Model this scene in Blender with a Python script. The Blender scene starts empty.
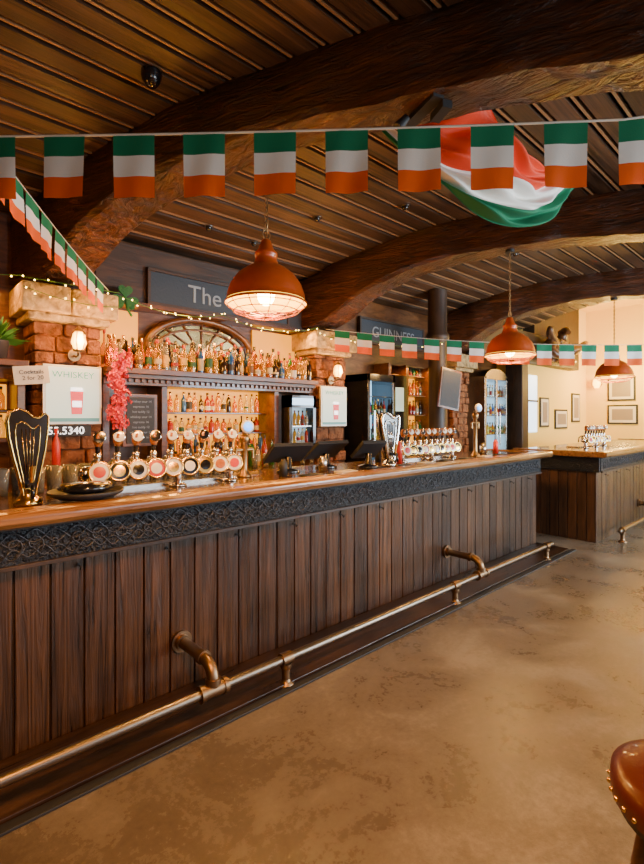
import bpy, math, random, bmesh
from mathutils import Vector, Matrix
random.seed(11)
R=random.random
def U(a,b): return a+(b-a)*random.random()

# ------------------------------------------------------------------ materials
def new_mat(name):
    m=bpy.data.materials.new(name); m.use_nodes=True
    nt=m.node_tree; p=nt.nodes["Principled BSDF"]; return m,nt,p
def plain(name,c,rough=.5,metal=0,emit=None,es=0,bump=0,bscale=40,coat=0,trans=0,alpha=1):
    m,nt,p=new_mat(name)
    p.inputs['Base Color'].default_value=(*c,1); p.inputs['Roughness'].default_value=rough
    p.inputs['Metallic'].default_value=metal; p.inputs['Coat Weight'].default_value=coat
    p.inputs['Transmission Weight'].default_value=trans
    if emit: p.inputs['Emission Color'].default_value=(*emit,1); p.inputs['Emission Strength'].default_value=es
    tc=nt.nodes.new('ShaderNodeTexCoord'); n=nt.nodes.new('ShaderNodeTexNoise'); n.inputs['Scale'].default_value=bscale
    n.inputs['Detail'].default_value=4
    nt.links.new(tc.outputs['Object'],n.inputs['Vector'])
    mr=nt.nodes.new('ShaderNodeMapRange'); mr.inputs[3].default_value=max(0,rough-.05); mr.inputs[4].default_value=min(1,rough+.05)
    nt.links.new(n.outputs['Fac'],mr.inputs[0]); nt.links.new(mr.outputs[0],p.inputs['Roughness'])
    if bump:
        b=nt.nodes.new('ShaderNodeBump'); b.inputs['Strength'].default_value=bump; b.inputs['Distance'].default_value=.02
        nt.links.new(n.outputs['Fac'],b.inputs['Height']); nt.links.new(b.outputs[0],p.inputs['Normal'])
    return m
def ramp(nt,stops):
    r=nt.nodes.new('ShaderNodeValToRGB'); e=r.color_ramp.elements
    while len(e)<len(stops): e.new(.5)
    for i,(pos,c) in enumerate(stops): e[i].position=pos; e[i].color=(*c,1)
    return r
def wood(name,c1,c2,stretch=(20,20,1.5),rough=.4,bump=.3,dist=1.0,plank=None,coat=0,bd=.01,detail=6,pv=.35):
    m,nt,p=new_mat(name)
    tc=nt.nodes.new('ShaderNodeTexCoord'); mp=nt.nodes.new('ShaderNodeMapping'); mp.inputs['Scale'].default_value=stretch
    nt.links.new(tc.outputs['Object'],mp.inputs[0])
    n=nt.nodes.new('ShaderNodeTexNoise'); n.inputs['Scale'].default_value=1; n.inputs['Detail'].default_value=detail
    n.inputs['Distortion'].default_value=dist; n.inputs['Roughness'].default_value=.62
    nt.links.new(mp.outputs[0],n.inputs['Vector'])
    r=ramp(nt,[(.3,c1),(.5,tuple((a+b)/2 for a,b in zip(c1,c2))),(.7,c2)])
    nt.links.new(n.outputs['Fac'],r.inputs[0])
    n2=nt.nodes.new('ShaderNodeTexNoise'); n2.inputs['Scale'].default_value=1.3; n2.inputs['Detail'].default_value=3
    nt.links.new(tc.outputs['Object'],n2.inputs['Vector'])
    hs=nt.nodes.new('ShaderNodeHueSaturation')
    mr=nt.nodes.new('ShaderNodeMapRange'); mr.inputs[1].default_value=.3; mr.inputs[2].default_value=.7; mr.inputs[3].default_value=.6; mr.inputs[4].default_value=1.4
    nt.links.new(n2.outputs['Fac'],mr.inputs[0])
    val=mr.outputs[0]
    if plank:
        ax,w=plank
        sp=nt.nodes.new('ShaderNodeSeparateXYZ'); nt.links.new(tc.outputs['Object'],sp.inputs[0])
        d=nt.nodes.new('ShaderNodeMath'); d.operation='DIVIDE'; d.inputs[1].default_value=w; nt.links.new(sp.outputs[ax],d.inputs[0])
        f=nt.nodes.new('ShaderNodeMath'); f.operation='FLOOR'; nt.links.new(d.outputs[0],f.inputs[0])
        wn=nt.nodes.new('ShaderNodeTexWhiteNoise'); wn.noise_dimensions='1D'; nt.links.new(f.outputs[0],wn.inputs['W'])
        m2=nt.nodes.new('ShaderNodeMapRange'); m2.inputs[3].default_value=1-pv; m2.inputs[4].default_value=1+pv; nt.links.new(wn.outputs['Value'],m2.inputs[0])
        mm=nt.nodes.new('ShaderNodeMath'); mm.operation='MULTIPLY'; nt.links.new(val,mm.inputs[0]); nt.links.new(m2.outputs[0],mm.inputs[1]); val=mm.outputs[0]
    nt.links.new(val,hs.inputs['Value']); nt.links.new(r.outputs[0],hs.inputs['Color']); nt.links.new(hs.outputs[0],p.inputs['Base Color'])
    mr2=nt.nodes.new('ShaderNodeMapRange'); mr2.inputs[3].default_value=max(.05,rough-.12); mr2.inputs[4].default_value=rough+.15
    nt.links.new(n.outputs['Fac'],mr2.inputs[0]); nt.links.new(mr2.outputs[0],p.inputs['Roughness'])
    b=nt.nodes.new('ShaderNodeBump'); b.inputs['Strength'].default_value=bump; b.inputs['Distance'].default_value=bd
    nt.links.new(n.outputs['Fac'],b.inputs['Height']); nt.links.new(b.outputs[0],p.inputs['Normal'])
    p.inputs['Coat Weight'].default_value=coat
    return m
def rock(name,c1,c2,scale=9,bump=.8,rough=.85):
    m,nt,p=new_mat(name)
    tc=nt.nodes.new('ShaderNodeTexCoord'); v=nt.nodes.new('ShaderNodeTexVoronoi'); v.inputs['Scale'].default_value=scale
    n=nt.nodes.new('ShaderNodeTexNoise'); n.inputs['Scale'].default_value=scale*1.3; n.inputs['Detail'].default_value=8
    nt.links.new(tc.outputs['Object'],v.inputs['Vector']); nt.links.new(tc.outputs['Object'],n.inputs['Vector'])
    ad=nt.nodes.new('ShaderNodeMath'); ad.operation='MULTIPLY_ADD'; ad.inputs[1].default_value=.5
    nt.links.new(v.outputs['Distance'],ad.inputs[0]); nt.links.new(n.outputs['Fac'],ad.inputs[2])
    r=ramp(nt,[(.35,c1),(.85,c2)]); nt.links.new(ad.outputs[0],r.inputs[0]); nt.links.new(r.outputs[0],p.inputs['Base Color'])
    b=nt.nodes.new('ShaderNodeBump'); b.inputs['Strength'].default_value=bump; b.inputs['Distance'].default_value=.05
    nt.links.new(ad.outputs[0],b.inputs['Height']); nt.links.new(b.outputs[0],p.inputs['Normal']); p.inputs['Roughness'].default_value=rough
    return m
def floor_mat():
    m,nt,p=new_mat('floor_concrete')
    tc=nt.nodes.new('ShaderNodeTexCoord')
    a=nt.nodes.new('ShaderNodeTexNoise'); a.inputs['Scale'].default_value=2.0; a.inputs['Detail'].default_value=15; a.inputs['Roughness'].default_value=.62; a.inputs['Distortion'].default_value=.5
    b=nt.nodes.new('ShaderNodeTexNoise'); b.inputs['Scale'].default_value=30; b.inputs['Detail'].default_value=10; b.inputs['Roughness'].default_value=.75
    c=nt.nodes.new('ShaderNodeTexNoise'); c.inputs['Scale'].default_value=.55; c.inputs['Detail'].default_value=6
    for x in (a,b,c): nt.links.new(tc.outputs['Object'],x.inputs['Vector'])
    r=ramp(nt,[(.28,(.085,.064,.045)),(.42,(.118,.092,.066)),(.55,(.158,.128,.096)),(.70,(.235,.20,.158))])
    def centred(src,k,prev):
        sb=nt.nodes.new('ShaderNodeMath'); sb.operation='SUBTRACT'; sb.inputs[1].default_value=.5; nt.links.new(src,sb.inputs[0])
        mx=nt.nodes.new('ShaderNodeMath'); mx.operation='MULTIPLY_ADD'; mx.inputs[1].default_value=k
        nt.links.new(sb.outputs[0],mx.inputs[0]); nt.links.new(prev,mx.inputs[2]); return mx.outputs[0]
    s=centred(b.outputs['Fac'],.5,a.outputs['Fac']); s=centred(c.outputs['Fac'],.6,s)
    nt.links.new(s,r.inputs[0]); nt.links.new(r.outputs[0],p.inputs['Base Color'])
    mr=nt.nodes.new('ShaderNodeMapRange'); mr.inputs[1].default_value=.3; mr.inputs[2].default_value=.7; mr.inputs[3].default_value=.2; mr.inputs[4].default_value=.42
    nt.links.new(s,mr.inputs[0]); nt.links.new(mr.outputs[0],p.inputs['Roughness'])
    bp=nt.nodes.new('ShaderNodeBump'); bp.inputs['Strength'].default_value=.3; bp.inputs['Distance'].default_value=.01
    nt.links.new(s,bp.inputs['Height']); nt.links.new(bp.outputs[0],p.inputs['Normal'])
    return m

M={}
M['panel']=wood('bar_panel_wood',(.005,.003,.0015),(.115,.050,.019),(34,34,1.1),.30,.8,plank=(0,.145),pv=.3,bd=.014,dist=1.5)
M['panel_end']=wood('bar_end_wood',(.03,.012,.005),(.15,.064,.025),(22,22,1.6),.4,.25,plank=(1,.11),pv=.25)
M['nosing']=wood('counter_nosing_wood',(.11,.045,.013),(.34,.155,.048),(2,26,26),.28,.15,coat=.25)
M['top']=wood('counter_top_wood',(.035,.017,.008),(.12,.055,.018),(1.5,20,20),.2,.1,coat=.4)
M['dark']=wood('dark_timber',(.014,.008,.005),(.055,.028,.014),(12,12,2),.5,.4)
M['darkx']=wood('dark_timber_long',(.02,.011,.005),(.08,.038,.016),(1.2,16,16),.5,.4)
M['beam']=wood('hewn_beam_wood',(.008,.003,.002),(.17,.052,.014),(9,1.1,26),.32,1.0,dist=1.9,bd=.07,detail=5)
M['ceil']=wood('ceiling_board_wood',(.010,.006,.004),(.12,.064,.034),(.9,24,24),.42,.5,plank=(1,.2),pv=.3)
M['black']=plain('black_void',(.002,.002,.002),.9)
M['batten']=plain('ceiling_batten',(.34,.19,.09),.35,bump=.1)
M['mahog']=wood('backbar_wood',(.05,.018,.006),(.20,.078,.022),(3,14,14),.32,.2,coat=.2)
M['rock']=rock('red_stone',(.03,.011,.005),(.28,.10,.036),10,1.0)
M['capst']=rock('cap_stone',(.22,.15,.06),(.58,.42,.20),16,.7)
M['floor']=floor_mat()
M['slab']=wood('kick_slab_wood',(.010,.005,.003),(.06,.028,.014),(1.5,14,14),.3,.3)
M['steel']=plain('brushed_steel',(.5,.46,.42),.25,1)
M['chrome']=plain('chrome',(.75,.72,.68),.1,1)
M['brass']=plain('aged_brass',(.36,.22,.10),.34,1,bump=.03)
M['rail']=plain('rail_pipe',(.24,.19,.145),.36,1,bscale=8)
M['joint']=plain('rail_fitting',(.27,.17,.095),.40,1,bscale=12)
M['gold']=plain('gold',(.85,.55,.15),.22,1)
M['carve']=plain('carved_pewter',(.06,.062,.07),.36,.7,bump=.5)
M['band']=plain('carved_band_ground',(.006,.007,.010),.35,.2,bump=1.0,bscale=60)
M['blk']=plain('black_gloss',(.008,.008,.01),.15,coat=.5)
M['blkm']=plain('black_matte',(.016,.016,.018),.6)
M['shade']=plain('copper_enamel_shade',(.52,.080,.010),.3,.1,coat=.4,bscale=4)
M['shade_in']=plain('shade_inner_enamel',(.9,.6,.12),.5,emit=(1,.50,.02),es=4.0)  # emission paints the bulb-lit glow into the inner enamel
M['bulb']=plain('lamp_bulb',(1,.9,.6),.3,emit=(1,.72,.25),es=60)
M['green']=plain('flag_green',(.0,.18,.075),.8,bump=.1,bscale=200)
M['white']=plain('flag_white',(.88,.84,.77),.8,bump=.1,bscale=200)
M['orange']=plain('flag_orange',(.95,.12,.0),.8,bump=.1,bscale=200)
M['redcloth']=plain('fabric_red_orange',(.8,.05,.004),.7,bump=.1,bscale=100)
M['cord']=plain('cord',(.75,.7,.6),.7)
M['cream']=plain('cream_plaster',(.92,.62,.13),.85,bump=.2,bscale=30)
M['amber']=plain('amber_backlight',(.3,.08,.0),.5,emit=(1,.36,.004),es=1.9)
M['mirror']=plain('aged_mirror',(.8,.55,.22),.12,1)
M['tv']=plain('screen_glow',(.5,.55,.5),.3,emit=(.72,.9,.66),es=.95)
M['tvred']=plain('screen_red',(.7,.05,.05),.3,emit=(.9,.02,.02),es=.7)
M['tvdk']=plain('screen_dark_print',(.1,.3,.28),.3,emit=(.12,.35,.3),es=.4)
M['coolpane']=plain('cooler_back_glow',(.3,.4,.45),.4,emit=(.5,.72,.85),es=.55)
M['led']=plain('led_white',(1,1,1),.3,emit=(1,1,1),es=2.5)
M['cool']=plain('fridge_glow',(.5,.7,.9),.4,emit=(.35,.68,1),es=2.4)
M['blue']=plain('neon_blue',(.1,.3,.9),.4,emit=(.1,.35,1),es=4)
M['fairy']=plain('fairy_bulb',(1,.7,.3),.3,emit=(1,.6,.1),es=26)
M['glowglass']=plain('lantern_glass',(1,.6,.2),.3,emit=(1,.48,.04),es=11)
M['leather']=plain('red_leather',(.065,.009,.005),.34,bump=.04,bscale=120,coat=.25)
M['leaf']=plain('leaf_green',(.06,.2,.03),.5,bump=.2)
M['sham']=plain('shamrock_green',(.01,.13,.03),.45,bump=.6,bscale=120)
M['pot']=plain('plant_pot',(.05,.04,.04),.5)
M['tinsel']=plain('pink_red_petals',(.9,.05,.08),.4,.0)
M['slate']=plain('chalk_slate',(.03,.032,.035),.6,bump=.2)
M['signbg']=plain('sign_board_slate',(.02,.032,.048),.5,bump=.2)
M['signtx']=plain('sign_lettering',(.25,.31,.36),.4)
M['pink']=plain('paper_cream',(.7,.62,.48),.6)
M['photo']=plain('photo_print',(.28,.22,.16),.4,bump=.1,bscale=9)
M['lightblu']=plain('window_pane_daylight',(.7,.8,.9),.4,emit=(.62,.82,1),es=2.8)
M['glass']=plain('clear_glassware',(.75,.78,.78),.08,.0,trans=.85)
M['redplastic']=plain('red_plastic',(.6,.03,.02),.35)
M['ivory']=plain('ivory_enamel',(.85,.78,.62),.25,coat=.5)
M['knob']=wood('tap_handle_wood',(.38,.09,.015),(.6,.19,.03),(30,30,5),.25,.05,coat=.5)
BOT=[plain('bottle_'+n,c,.1,coat=.6,bscale=5,trans=t) for n,c,t in [('amber',(.75,.22,.005),.75),('whiskey',(.85,.42,.03),.75),('green',(.05,.3,.06),.6),('clear',(.85,.8,.65),.85),('dark',(.02,.010,.006),0),('red',(.4,.02,.01),.3),('blue',(.03,.12,.4),.4),('gold',(.85,.5,.05),.7)]]
LAB=[plain('label_'+n,c,.6) for n,c in [('cream',(.5,.4,.2)),('black',(.02,.02,.02)),('red',(.35,.02,.01)),('white',(.6,.56,.45)),('yellow',(.6,.35,.03)),('brown',(.10,.045,.015)),('green',(.02,.09,.03))]]

# ------------------------------------------------------------------ builder
class B:
    def __init__(s,name,o=(0,0,0)):
        s.name=name; s.o=Vector(o); s.bm=bmesh.new(); s.mats=[]; s.i=0
    def m(s,mt):
        if isinstance(mt,str): mt=M[mt]
        if mt not in s.mats: s.mats.append(mt)
        s.i=s.mats.index(mt); return s
    def v(s,p): return s.bm.verts.new(Vector(p)-s.o)
    def f(s,vs,sm=False):
        try:
            f=s.bm.faces.new(vs); f.material_index=s.i; f.smooth=sm; return f
        except ValueError: return None
    def box(s,x0,x1,y0,y1,z0,z1,rot=0):
        c=[(x,y,z) for z in (z0,z1) for y in (y0,y1) for x in (x0,x1)]
        v=[s.v(p) for p in c]
        for q in ((0,2,3,1),(4,5,7,6),(0,1,5,4),(2,6,7,3),(0,4,6,2),(1,3,7,5)): s.f([v[k] for k in q])
        return s
    def obox(s,c,ax,ay,az):
        c=Vector(c);ax=Vector(ax);ay=Vector(ay);az=Vector(az)
        v=[s.v(c+ax*i+ay*j+az*k) for k in(-1,1) for j in(-1,1) for i in(-1,1)]
        for q in ((0,2,3,1),(4,5,7,6),(0,1,5,4),(2,6,7,3),(0,4,6,2),(1,3,7,5)): s.f([v[k] for k in q])
        return s
    def lathe(s,prof,c=(0,0,0),seg=16,axis=(0,0,1),sm=True):
        c=Vector(c); az=Vector(axis).normalized()
        q=Vector((0,0,1)).rotation_difference(az)
        rings=[]
        for r,z in prof:
            if r<1e-6: rings.append([s.v(c+q@Vector((0,0,z)))])
            else: rings.append([s.v(c+q@Vector((r*math.cos(2*math.pi*k/seg),r*math.sin(2*math.pi*k/seg),z))) for k in range(seg)])
        for a,b in zip(rings,rings[1:]):
            if len(a)==1 and len(b)==1: continue
            for k in range(seg):
                k2=(k+1)%seg
                if len(a)==1: s.f([a[0],b[k2],b[k]],sm)
                elif len(b)==1: s.f([a[k],a[k2],b[0]],sm)
                else: s.f([a[k],a[k2],b[k2],b[k]],sm)
        return s
    def cyl(s,p0,p1,r0,r1=None,seg=12):
        r1=r0 if r1 is None else r1
        p0=Vector(p0);p1=Vector(p1);L=(p1-p0).length
        a=Vector(p1)-Vector(p0)
        s.lathe([(0,0),(r0,0)],p0,seg,a,False); s.lathe([(r0,0),(r1,L)],p0,seg,a,True); s.lathe([(r1,L),(0,L)],p0,seg,a,False)
        return s
    def sph(s,c,r,seg=12,n=7,sc=(1,1,1)):
        c=Vector(c); rings=[]
        for i in range(n+1):
            t=math.pi*i/n; z=-math.cos(t)*r; rr=math.sin(t)*r
            if i in(0,n): rings.append([s.v(c+Vector((0,0,z*sc[2])))])
            else: rings.append([s.v(c+Vector((rr*math.cos(2*math.pi*k/seg)*sc[0],rr*math.sin(2*math.pi*k/seg)*sc[1],z*sc[2]))) for k in range(seg)])
        for a,b in zip(rings,rings[1:]):
            for k in range(seg):
                k2=(k+1)%seg
                if len(a)==1: s.f([a[0],b[k2],b[k]],True)
                elif len(b)==1: s.f([a[k],a[k2],b[0]],True)
                else: s.f([a[k],a[k2],b[k2],b[k]],True)
        return s
    def tube(s,pts,r,seg=8,closed=False):
        pts=[Vector(p) for p in pts]; n=len(pts); rings=[]
        prev=None
        for i in range(n):
            if closed: t=pts[(i+1)%n]-pts[i-1]
            else: t=pts[min(i+1,n-1)]-pts[max(i-1,0)]
            if t.length<1e-9: t=Vector((0,0,1))
            t.normalize()
            if prev is None:
                a=Vector((0,0,1)) if abs(t.z)<.9 else Vector((1,0,0))
                u=t.cross(a).normalized()
            else:
                u=(prev-t*prev.dot(t)); 
                if u.length<1e-6: u=t.orthogonal()
                u.normalize()
            w=t.cross(u); prev=u
            rr=r[i] if isinstance(r,(list,tuple)) else r
            rings.append([s.v(pts[i]+u*rr*math.cos(2*math.pi*k/seg)+w*rr*math.sin(2*math.pi*k/seg)) for k in range(seg)])
        rng=range(n) if closed else range(n-1)
        for i in rng:
            a=rings[i]; b=rings[(i+1)%n]
            for k in range(seg): s.f([a[k],a[(k+1)%seg],b[(k+1)%seg],b[k]],True)
        if not closed: s.f(rings[0][::-1]); s.f(rings[-1])
        return s
    def prism(s,pts,ext):
        e=Vector(ext); a=[s.v(p) for p in pts]; b=[s.v(Vector(p)+e) for p in pts]
        s.f(a[::-1]); s.f(b); n=len(pts)
        for k in range(n): s.f([a[k],a[(k+1)%n],b[(k+1)%n],b[k]])
        return s
    def grid(s,fn,nu,nv,matfn=None,sm=True):
        g=[[s.v(fn(i/nu,j/nv)) for j in range(nv+1)] for i in range(nu+1)]
        for i in range(nu):
            for j in range(nv):
                if matfn: s.m(matfn((i+.5)/nu,(j+.5)/nv))
                s.f([g[i][j],g[i+1][j],g[i+1][j+1],g[i][j+1]],sm)
        return s
    def done(s,bevel=0,parent=None,fix=True):
        me=bpy.data.meshes.new(s.name)
        if fix: bmesh.ops.recalc_face_normals(s.bm,faces=s.bm.faces[:])
        s.bm.to_mesh(me); s.bm.free()
        for mt in s.mats: me.materials.append(mt)
        ob=bpy.data.objects.new(s.name,me); bpy.context.scene.collection.objects.link(ob)
        ob.location=s.o
        if parent: ob.parent=parent; ob.location=s.o-parent.location
        if bevel:
            md=ob.modifiers.new('bevel','BEVEL'); md.width=bevel; md.segments=2; md.limit_method='ANGLE'; md.angle_limit=math.radians(40)
        return ob
def text(parent,name,body,loc,size,mt,rot=(math.pi/2,0,0),align='CENTER',ex=.003):
    c=bpy.data.curves.new(name,'FONT'); c.body=body; c.size=size; c.extrude=ex; c.align_x=align; c.align_y='CENTER'
    c.materials.append(M[mt]); o=bpy.data.objects.new(name,c); bpy.context.scene.collection.objects.link(o)
    o.rotation_euler=rot; o.parent=parent; o.location=Vector(loc)-parent.location
    return o
def interp(P,y):
    if y<=P[0][0]: return P[0][1]
    if y>=P[-1][0]: return P[-1][1]
    for i in range(len(P)-1):
        if P[i][0]<=y<=P[i+1][0]:
            p0=P[max(i-1,0)];p1=P[i];p2=P[i+1];p3=P[min(i+2,len(P)-1)]
            h=p2[0]-p1[0]; t=(y-p1[0])/h
            m1=(p2[1]-p0[1])/(p2[0]-p0[0])*h; m2=(p3[1]-p1[1])/(p3[0]-p1[0])*h
            return (2*t**3-3*t*t+1)*p1[1]+(t**3-2*t*t+t)*m1+(-2*t**3+3*t*t)*p2[1]+(t**3-t*t)*m2
BP=[(-3.4,2.6),(-1,2.85),(0,2.97),(.6,3.05),(1.24,3.15),(1.9,3.21),(2.6,3.23),(3.25,3.15),(3.85,2.95),(4.3,2.66),(4.7,2.58)]
CP=[(-3.4,3.1),(-1,3.3),(0,3.42),(1,3.52),(2,3.58),(2.8,3.58),(3.5,3.5),(4.2,3.35),(4.8,3.2)]
X0,X1,YF,YW=-2.5,13.3,-3.4,4.75
VX=9.6

# ------------------------------------------------------------------ room shell
B('floor',(5,0,0)).m('floor').box(X0-.2,X1+.2,YF-.2,YW+.2,-.1,0).done()
b=B('ceiling',(3.5,.6,3.4))
y=YF; w=.13; g=.07
while y<YW-.05:
    y2=min(y+w,YW)
    za,zb=interp(CP,y),interp(CP,y2)
    b.m('ceil'); b.prism([(X0,y,za),(X0,y2,zb),(X0,y2,zb+.03),(X0,y,za+.03)],(VX-X0,0,0))
    ym=y2+g/2; zm=interp(CP,ym)+.004
    b.m('batten'); b.prism([(X0,ym-.008,zm),(X0,ym+.008,zm),(X0,ym+.008,zm+.03),(X0,ym-.008,zm+.03)],(VX-X0,0,0))
    y=y2+g
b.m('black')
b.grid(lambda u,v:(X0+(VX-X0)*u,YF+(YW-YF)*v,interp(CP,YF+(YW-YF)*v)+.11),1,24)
b.done()
B('ceiling_far',(11.5,0,4.2)).m('cream').box(VX,X1+.1,YF,YW,4.2,4.3).done()
B('trim_ceiling_header',(VX,0,3.8)).m('darkx').box(VX,VX+.08,YF,YW,3.6,4.2).done()
b=B('wall_back',(2.5,YW,2)).m('mahog').box(X0,9.2,YW,YW+.1,0,4.2)
b.done()
B('wall_back_far',(11.2,4.5,2)).m('cream').box(9.2,X1,4.45,4.75,0,4.2).done()
B('wall_far',(X1,0,2)).m('cream').box(X1,X1+.12,YF,YW+.1,0,4.2).done()
B('wall_left',(X0,0,2)).m('darkx').box(X0-.12,X0,YF,YW+.1,0,4.2).done()
b=B('wall_front',(5,YF,2)).m('cream')
wins=[(-1.5,1.0),(2.2,4.8),(6.0,8.8),(10,12.6)]
xs=[X0]
for a,c in wins: xs+=[a,c]
xs.append(X1)
for i in range(0,len(xs),2): b.box(xs[i],xs[i+1],YF-.12,YF,0,4.2)
for a,c in wins: b.box(a,c,YF-.12,YF,0,.8); b.box(a,c,YF-.12,YF,2.5,4.2)
b.done()
for k,(a,c) in enumerate(wins):
    w=B('window_%d'%(k+1),((a+c)/2,YF-.06,1.65)).m('dark')
    w.box(a,c,YF-.1,YF-.02,.8,.88).box(a,c,YF-.1,YF-.02,2.42,2.5)
    for t in (0,1/3,2/3,1):
        x=a+(c-a)*t; x=min(max(x,a+.03),c-.03); w.box(x-.03,x+.03,YF-.1,YF-.02,.88,2.42)
    w.done()

# ------------------------------------------------------------------ beams
def beam(xf,sl,wd=.36):
    b=B('arched_timber_beam',(xf+sl*2,1,3.2)).m('beam')
    n=150; rings=[]
    rr=random.Random(int(xf*10))
    ph=[rr.uniform(0,6) for _ in range(10)]
    for i in range(n+1):
        y=4.68+(YF-4.68)*i/n; x=xf+sl*(4.3-y); z=interp(BP,y)
        c=interp(CP,y); top=max(z+.3,c+.03) if y<3.7 else min(c+.03,z+.62)
        h=wd/2
        wob=lambda k:.007*math.sin(y*5+ph[k])+.005*math.sin(y*13+ph[(k+3)%8])+.003*math.sin(y*31+ph[(k+5)%8])
        sec=[(-h+wob(0),top),(-h+wob(1),top*.5+z*.5),(-h+wob(2),z+.035),(-h+.03,z+wob(3)),(0,z+.006+wob(5)),(h-.03,z+wob(4)),(h+wob(5),z+.035),(h+wob(6),(top+z)/2),(h,top)]
        rings.append([b.v((x+s,y,zz)) for s,zz in sec])
    K=9
    for a,c in zip(rings,rings[1:]):
        for k in range(K): b.f([a[k],a[(k+1)%K],c[(k+1)%K],c[k]],True)
        for k in (2,3,5,6):
            e=b.bm.edges.get((a[k],c[k]))
            if e: e.smooth=False
    b.f(rings[0]); b.f(rings[-1][::-1])
    return b.done()
BX=[(1.12,.38),(4.15,.32),(7.2,.3)]
for xf,sl in BX: beam(xf,sl)

# ------------------------------------------------------------------ pillars
def pillar(x0,x1):
    b=B('stone_pillar',((x0+x1)/2,4.5,1.3)).m('rock')
    z=0; rr=random.Random(int(x0*7))
    while z<2.27:
        h=rr.uniform(.09,.16); h=min(h,2.28-z)
        sp=[0]+sorted([rr.uniform(.2,.45),rr.uniform(.55,.8)])+[1]
        for a,c in zip(sp,sp[1:]):
            off=rr.uniform(-.02,.02)
            b.box(x0+(x1-x0)*a+.004+(off if a==0 else 0),x0+(x1-x0)*c-.004,4.36+rr.uniform(-.025,.025),4.75,z+.004,z+h-.004)
        z+=h
    b.box(x0+.03,x1-.03,4.4,4.75,0,2.28)
    b.m('capst').box(x0-.05,x1+.05,4.29,4.75,2.28,2.34)
    rr2=rr.uniform(.4,.6); xm=x0-.1+(x1-x0+.2)*rr2
    b.box(x0-.1,xm-.004,4.24,4.75,2.34,2.56).box(xm+.004,x1+.1,4.235,4.75,2.34,2.555)
    return b.done(.014)
for a,c in [(.9,1.42),(3.93,4.43),(7.0,7.45)]: pillar(a,c)
B('timber_column',(6.05,4.05,1.5)).m('dark').lathe([(.16,0),(.16,.2),(.13,.24),(.13,2.6),(.17,2.66),(.17,2.72),(.14,2.76),(.14,3.37)],(6.05,4.05,0),20).done()
B('timber_post',(9.1,4.2,1.5)).m('dark').box(8.93,9.2,4.1,4.44,0,2.62).done(.02)
B('trim_soffit_fascia',(10,4.3,3)).m('dark').box(7.5,12.1,4.2,4.44,2.62,3.2).box(9.69,12.1,4.2,4.44,3.2,4.2).done(.01)

# ------------------------------------------------------------------ bars
def bar(name,x0,x1,yf,yb,endpl=False):
    pw=.145
    b=B(name,(round((x0+x1)/2/pw)*pw,round((yf+yb)/2/.11)*.11,.55))
    b.m('dark').box(x0+.02,x1-.02,yf+.025,yb,0,1.03)
    x=math.floor(x0/pw)*pw
    while x<x1:
        a=max(x+.005,x0); c=min(x+pw-.005,x1)
        if c-a>.01: b.m('panel').box(a,c,yf+U(0,.004),yf+.03,.0,.85)
        x+=pw
    if endpl:
        y=yf
        while y<yb:
            c=min(y+.11,yb); b.m('panel_end').box(x0-.005,x0+.03,y+.004,c-.004,.0,.85); y+=.11
        b.m('band').box(x0-.04,x0+.03,yf-.04,yb,.85,1.03)
    b.m('band').box(x0,x1,yf-.05,yf+.04,.86,1.03)
    b.m('dark').box(x0,x1,yf-.065,yf-.045,.845,.864).box(x0,x1,yf-.065,yf-.045,1.018,1.034)
    b.m('carve'); L=x1-x0-.1
    rr=random.Random(5)
    for s_,dz,wl,am,rd in ((0,.03,.17,.028,.0045),(math.pi,.03,.17,.028,.0045),(1,-.035,.12,.022,.004),(1+math.pi,-.035,.12,.022,.004)):
        n=int(L/.012)
        b.tube([(x0+.05+i*.012,yf-.053+.003*math.sin(i*.9+s_),.945+dz+am*math.sin(i*.012*2*math.pi/wl+s_)+.006*math.sin(i*.31)) for i in range(n)],rd,4)
    x=x0+.1
    while x<x1-.1:
        k=rr.randint(5,8); p0=rr.uniform(0,6); sg=rr.choice((-1,1)); r0=rr.uniform(.02,.05)
        b.tube([(x+r0*(1-t/14)*math.cos(p0+sg*t*.6),yf-.055,.945+r0*(1-t/14)*1.1*math.sin(p0+sg*t*.6)) for t in range(12)],.0045,4)
        x+=rr.uniform(.07,.13)
    ob=b.done(.004)
    t=B('countertop',((x0+x1)/2,(yf+yb)/2,1.06))
    xe=x0-(.12 if endpl else 0)
    t.m('top').box(xe+.12,x1+.0,yf+.0,yb+.03,1.032,1.088)
    prof=[(yf-.0,1.032),(yf-.11,1.032),(yf-.135,1.04),(yf-.15,1.06),(yf-.15,1.085),(yf-.135,1.1),(yf-.11,1.106),(yf-.03,1.106),(yf-.0,1.1)]
    t.m('nosing').prism([(xe,y,z) for y,z in prof],(x1+.12-xe,0,0))
    t.box(x1,x1+.12,yf,yb+.03,1.032,1.1)
    if endpl: t.box(xe,xe+.12,yf,yb+.03,1.032,1.1)
    t.done(.008,parent=ob)
    h=B('bag_hooks',((x0+x1)/2,yf-.06,.82)).m('blkm')
    x=x0+.3
    while x<x1:
        h.tube([(x,yf-.002,.80),(x,yf-.02,.80),(x,yf-.033,.785),(x,yf-.042,.80)],.0035,6)
        h.cyl((x,yf-.006,.80),(x,yf+.002,.80),.009,seg=10)
        x+=.44
    h.done(parent=ob)
    return ob
bar1=bar('bar_counter',-1.8,5.75,2.47,3.1)
bar2=bar('bar_counter',6.33,10.6,2.0,2.95,True)
B('trim_kick_slab',(2,2.3,.01)).m('slab').box(-1.8,5.75,2.10,2.465,0,.02).m('blkm').box(-1.8,5.8,2.04,2.09,0,.012).done(.003)

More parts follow.
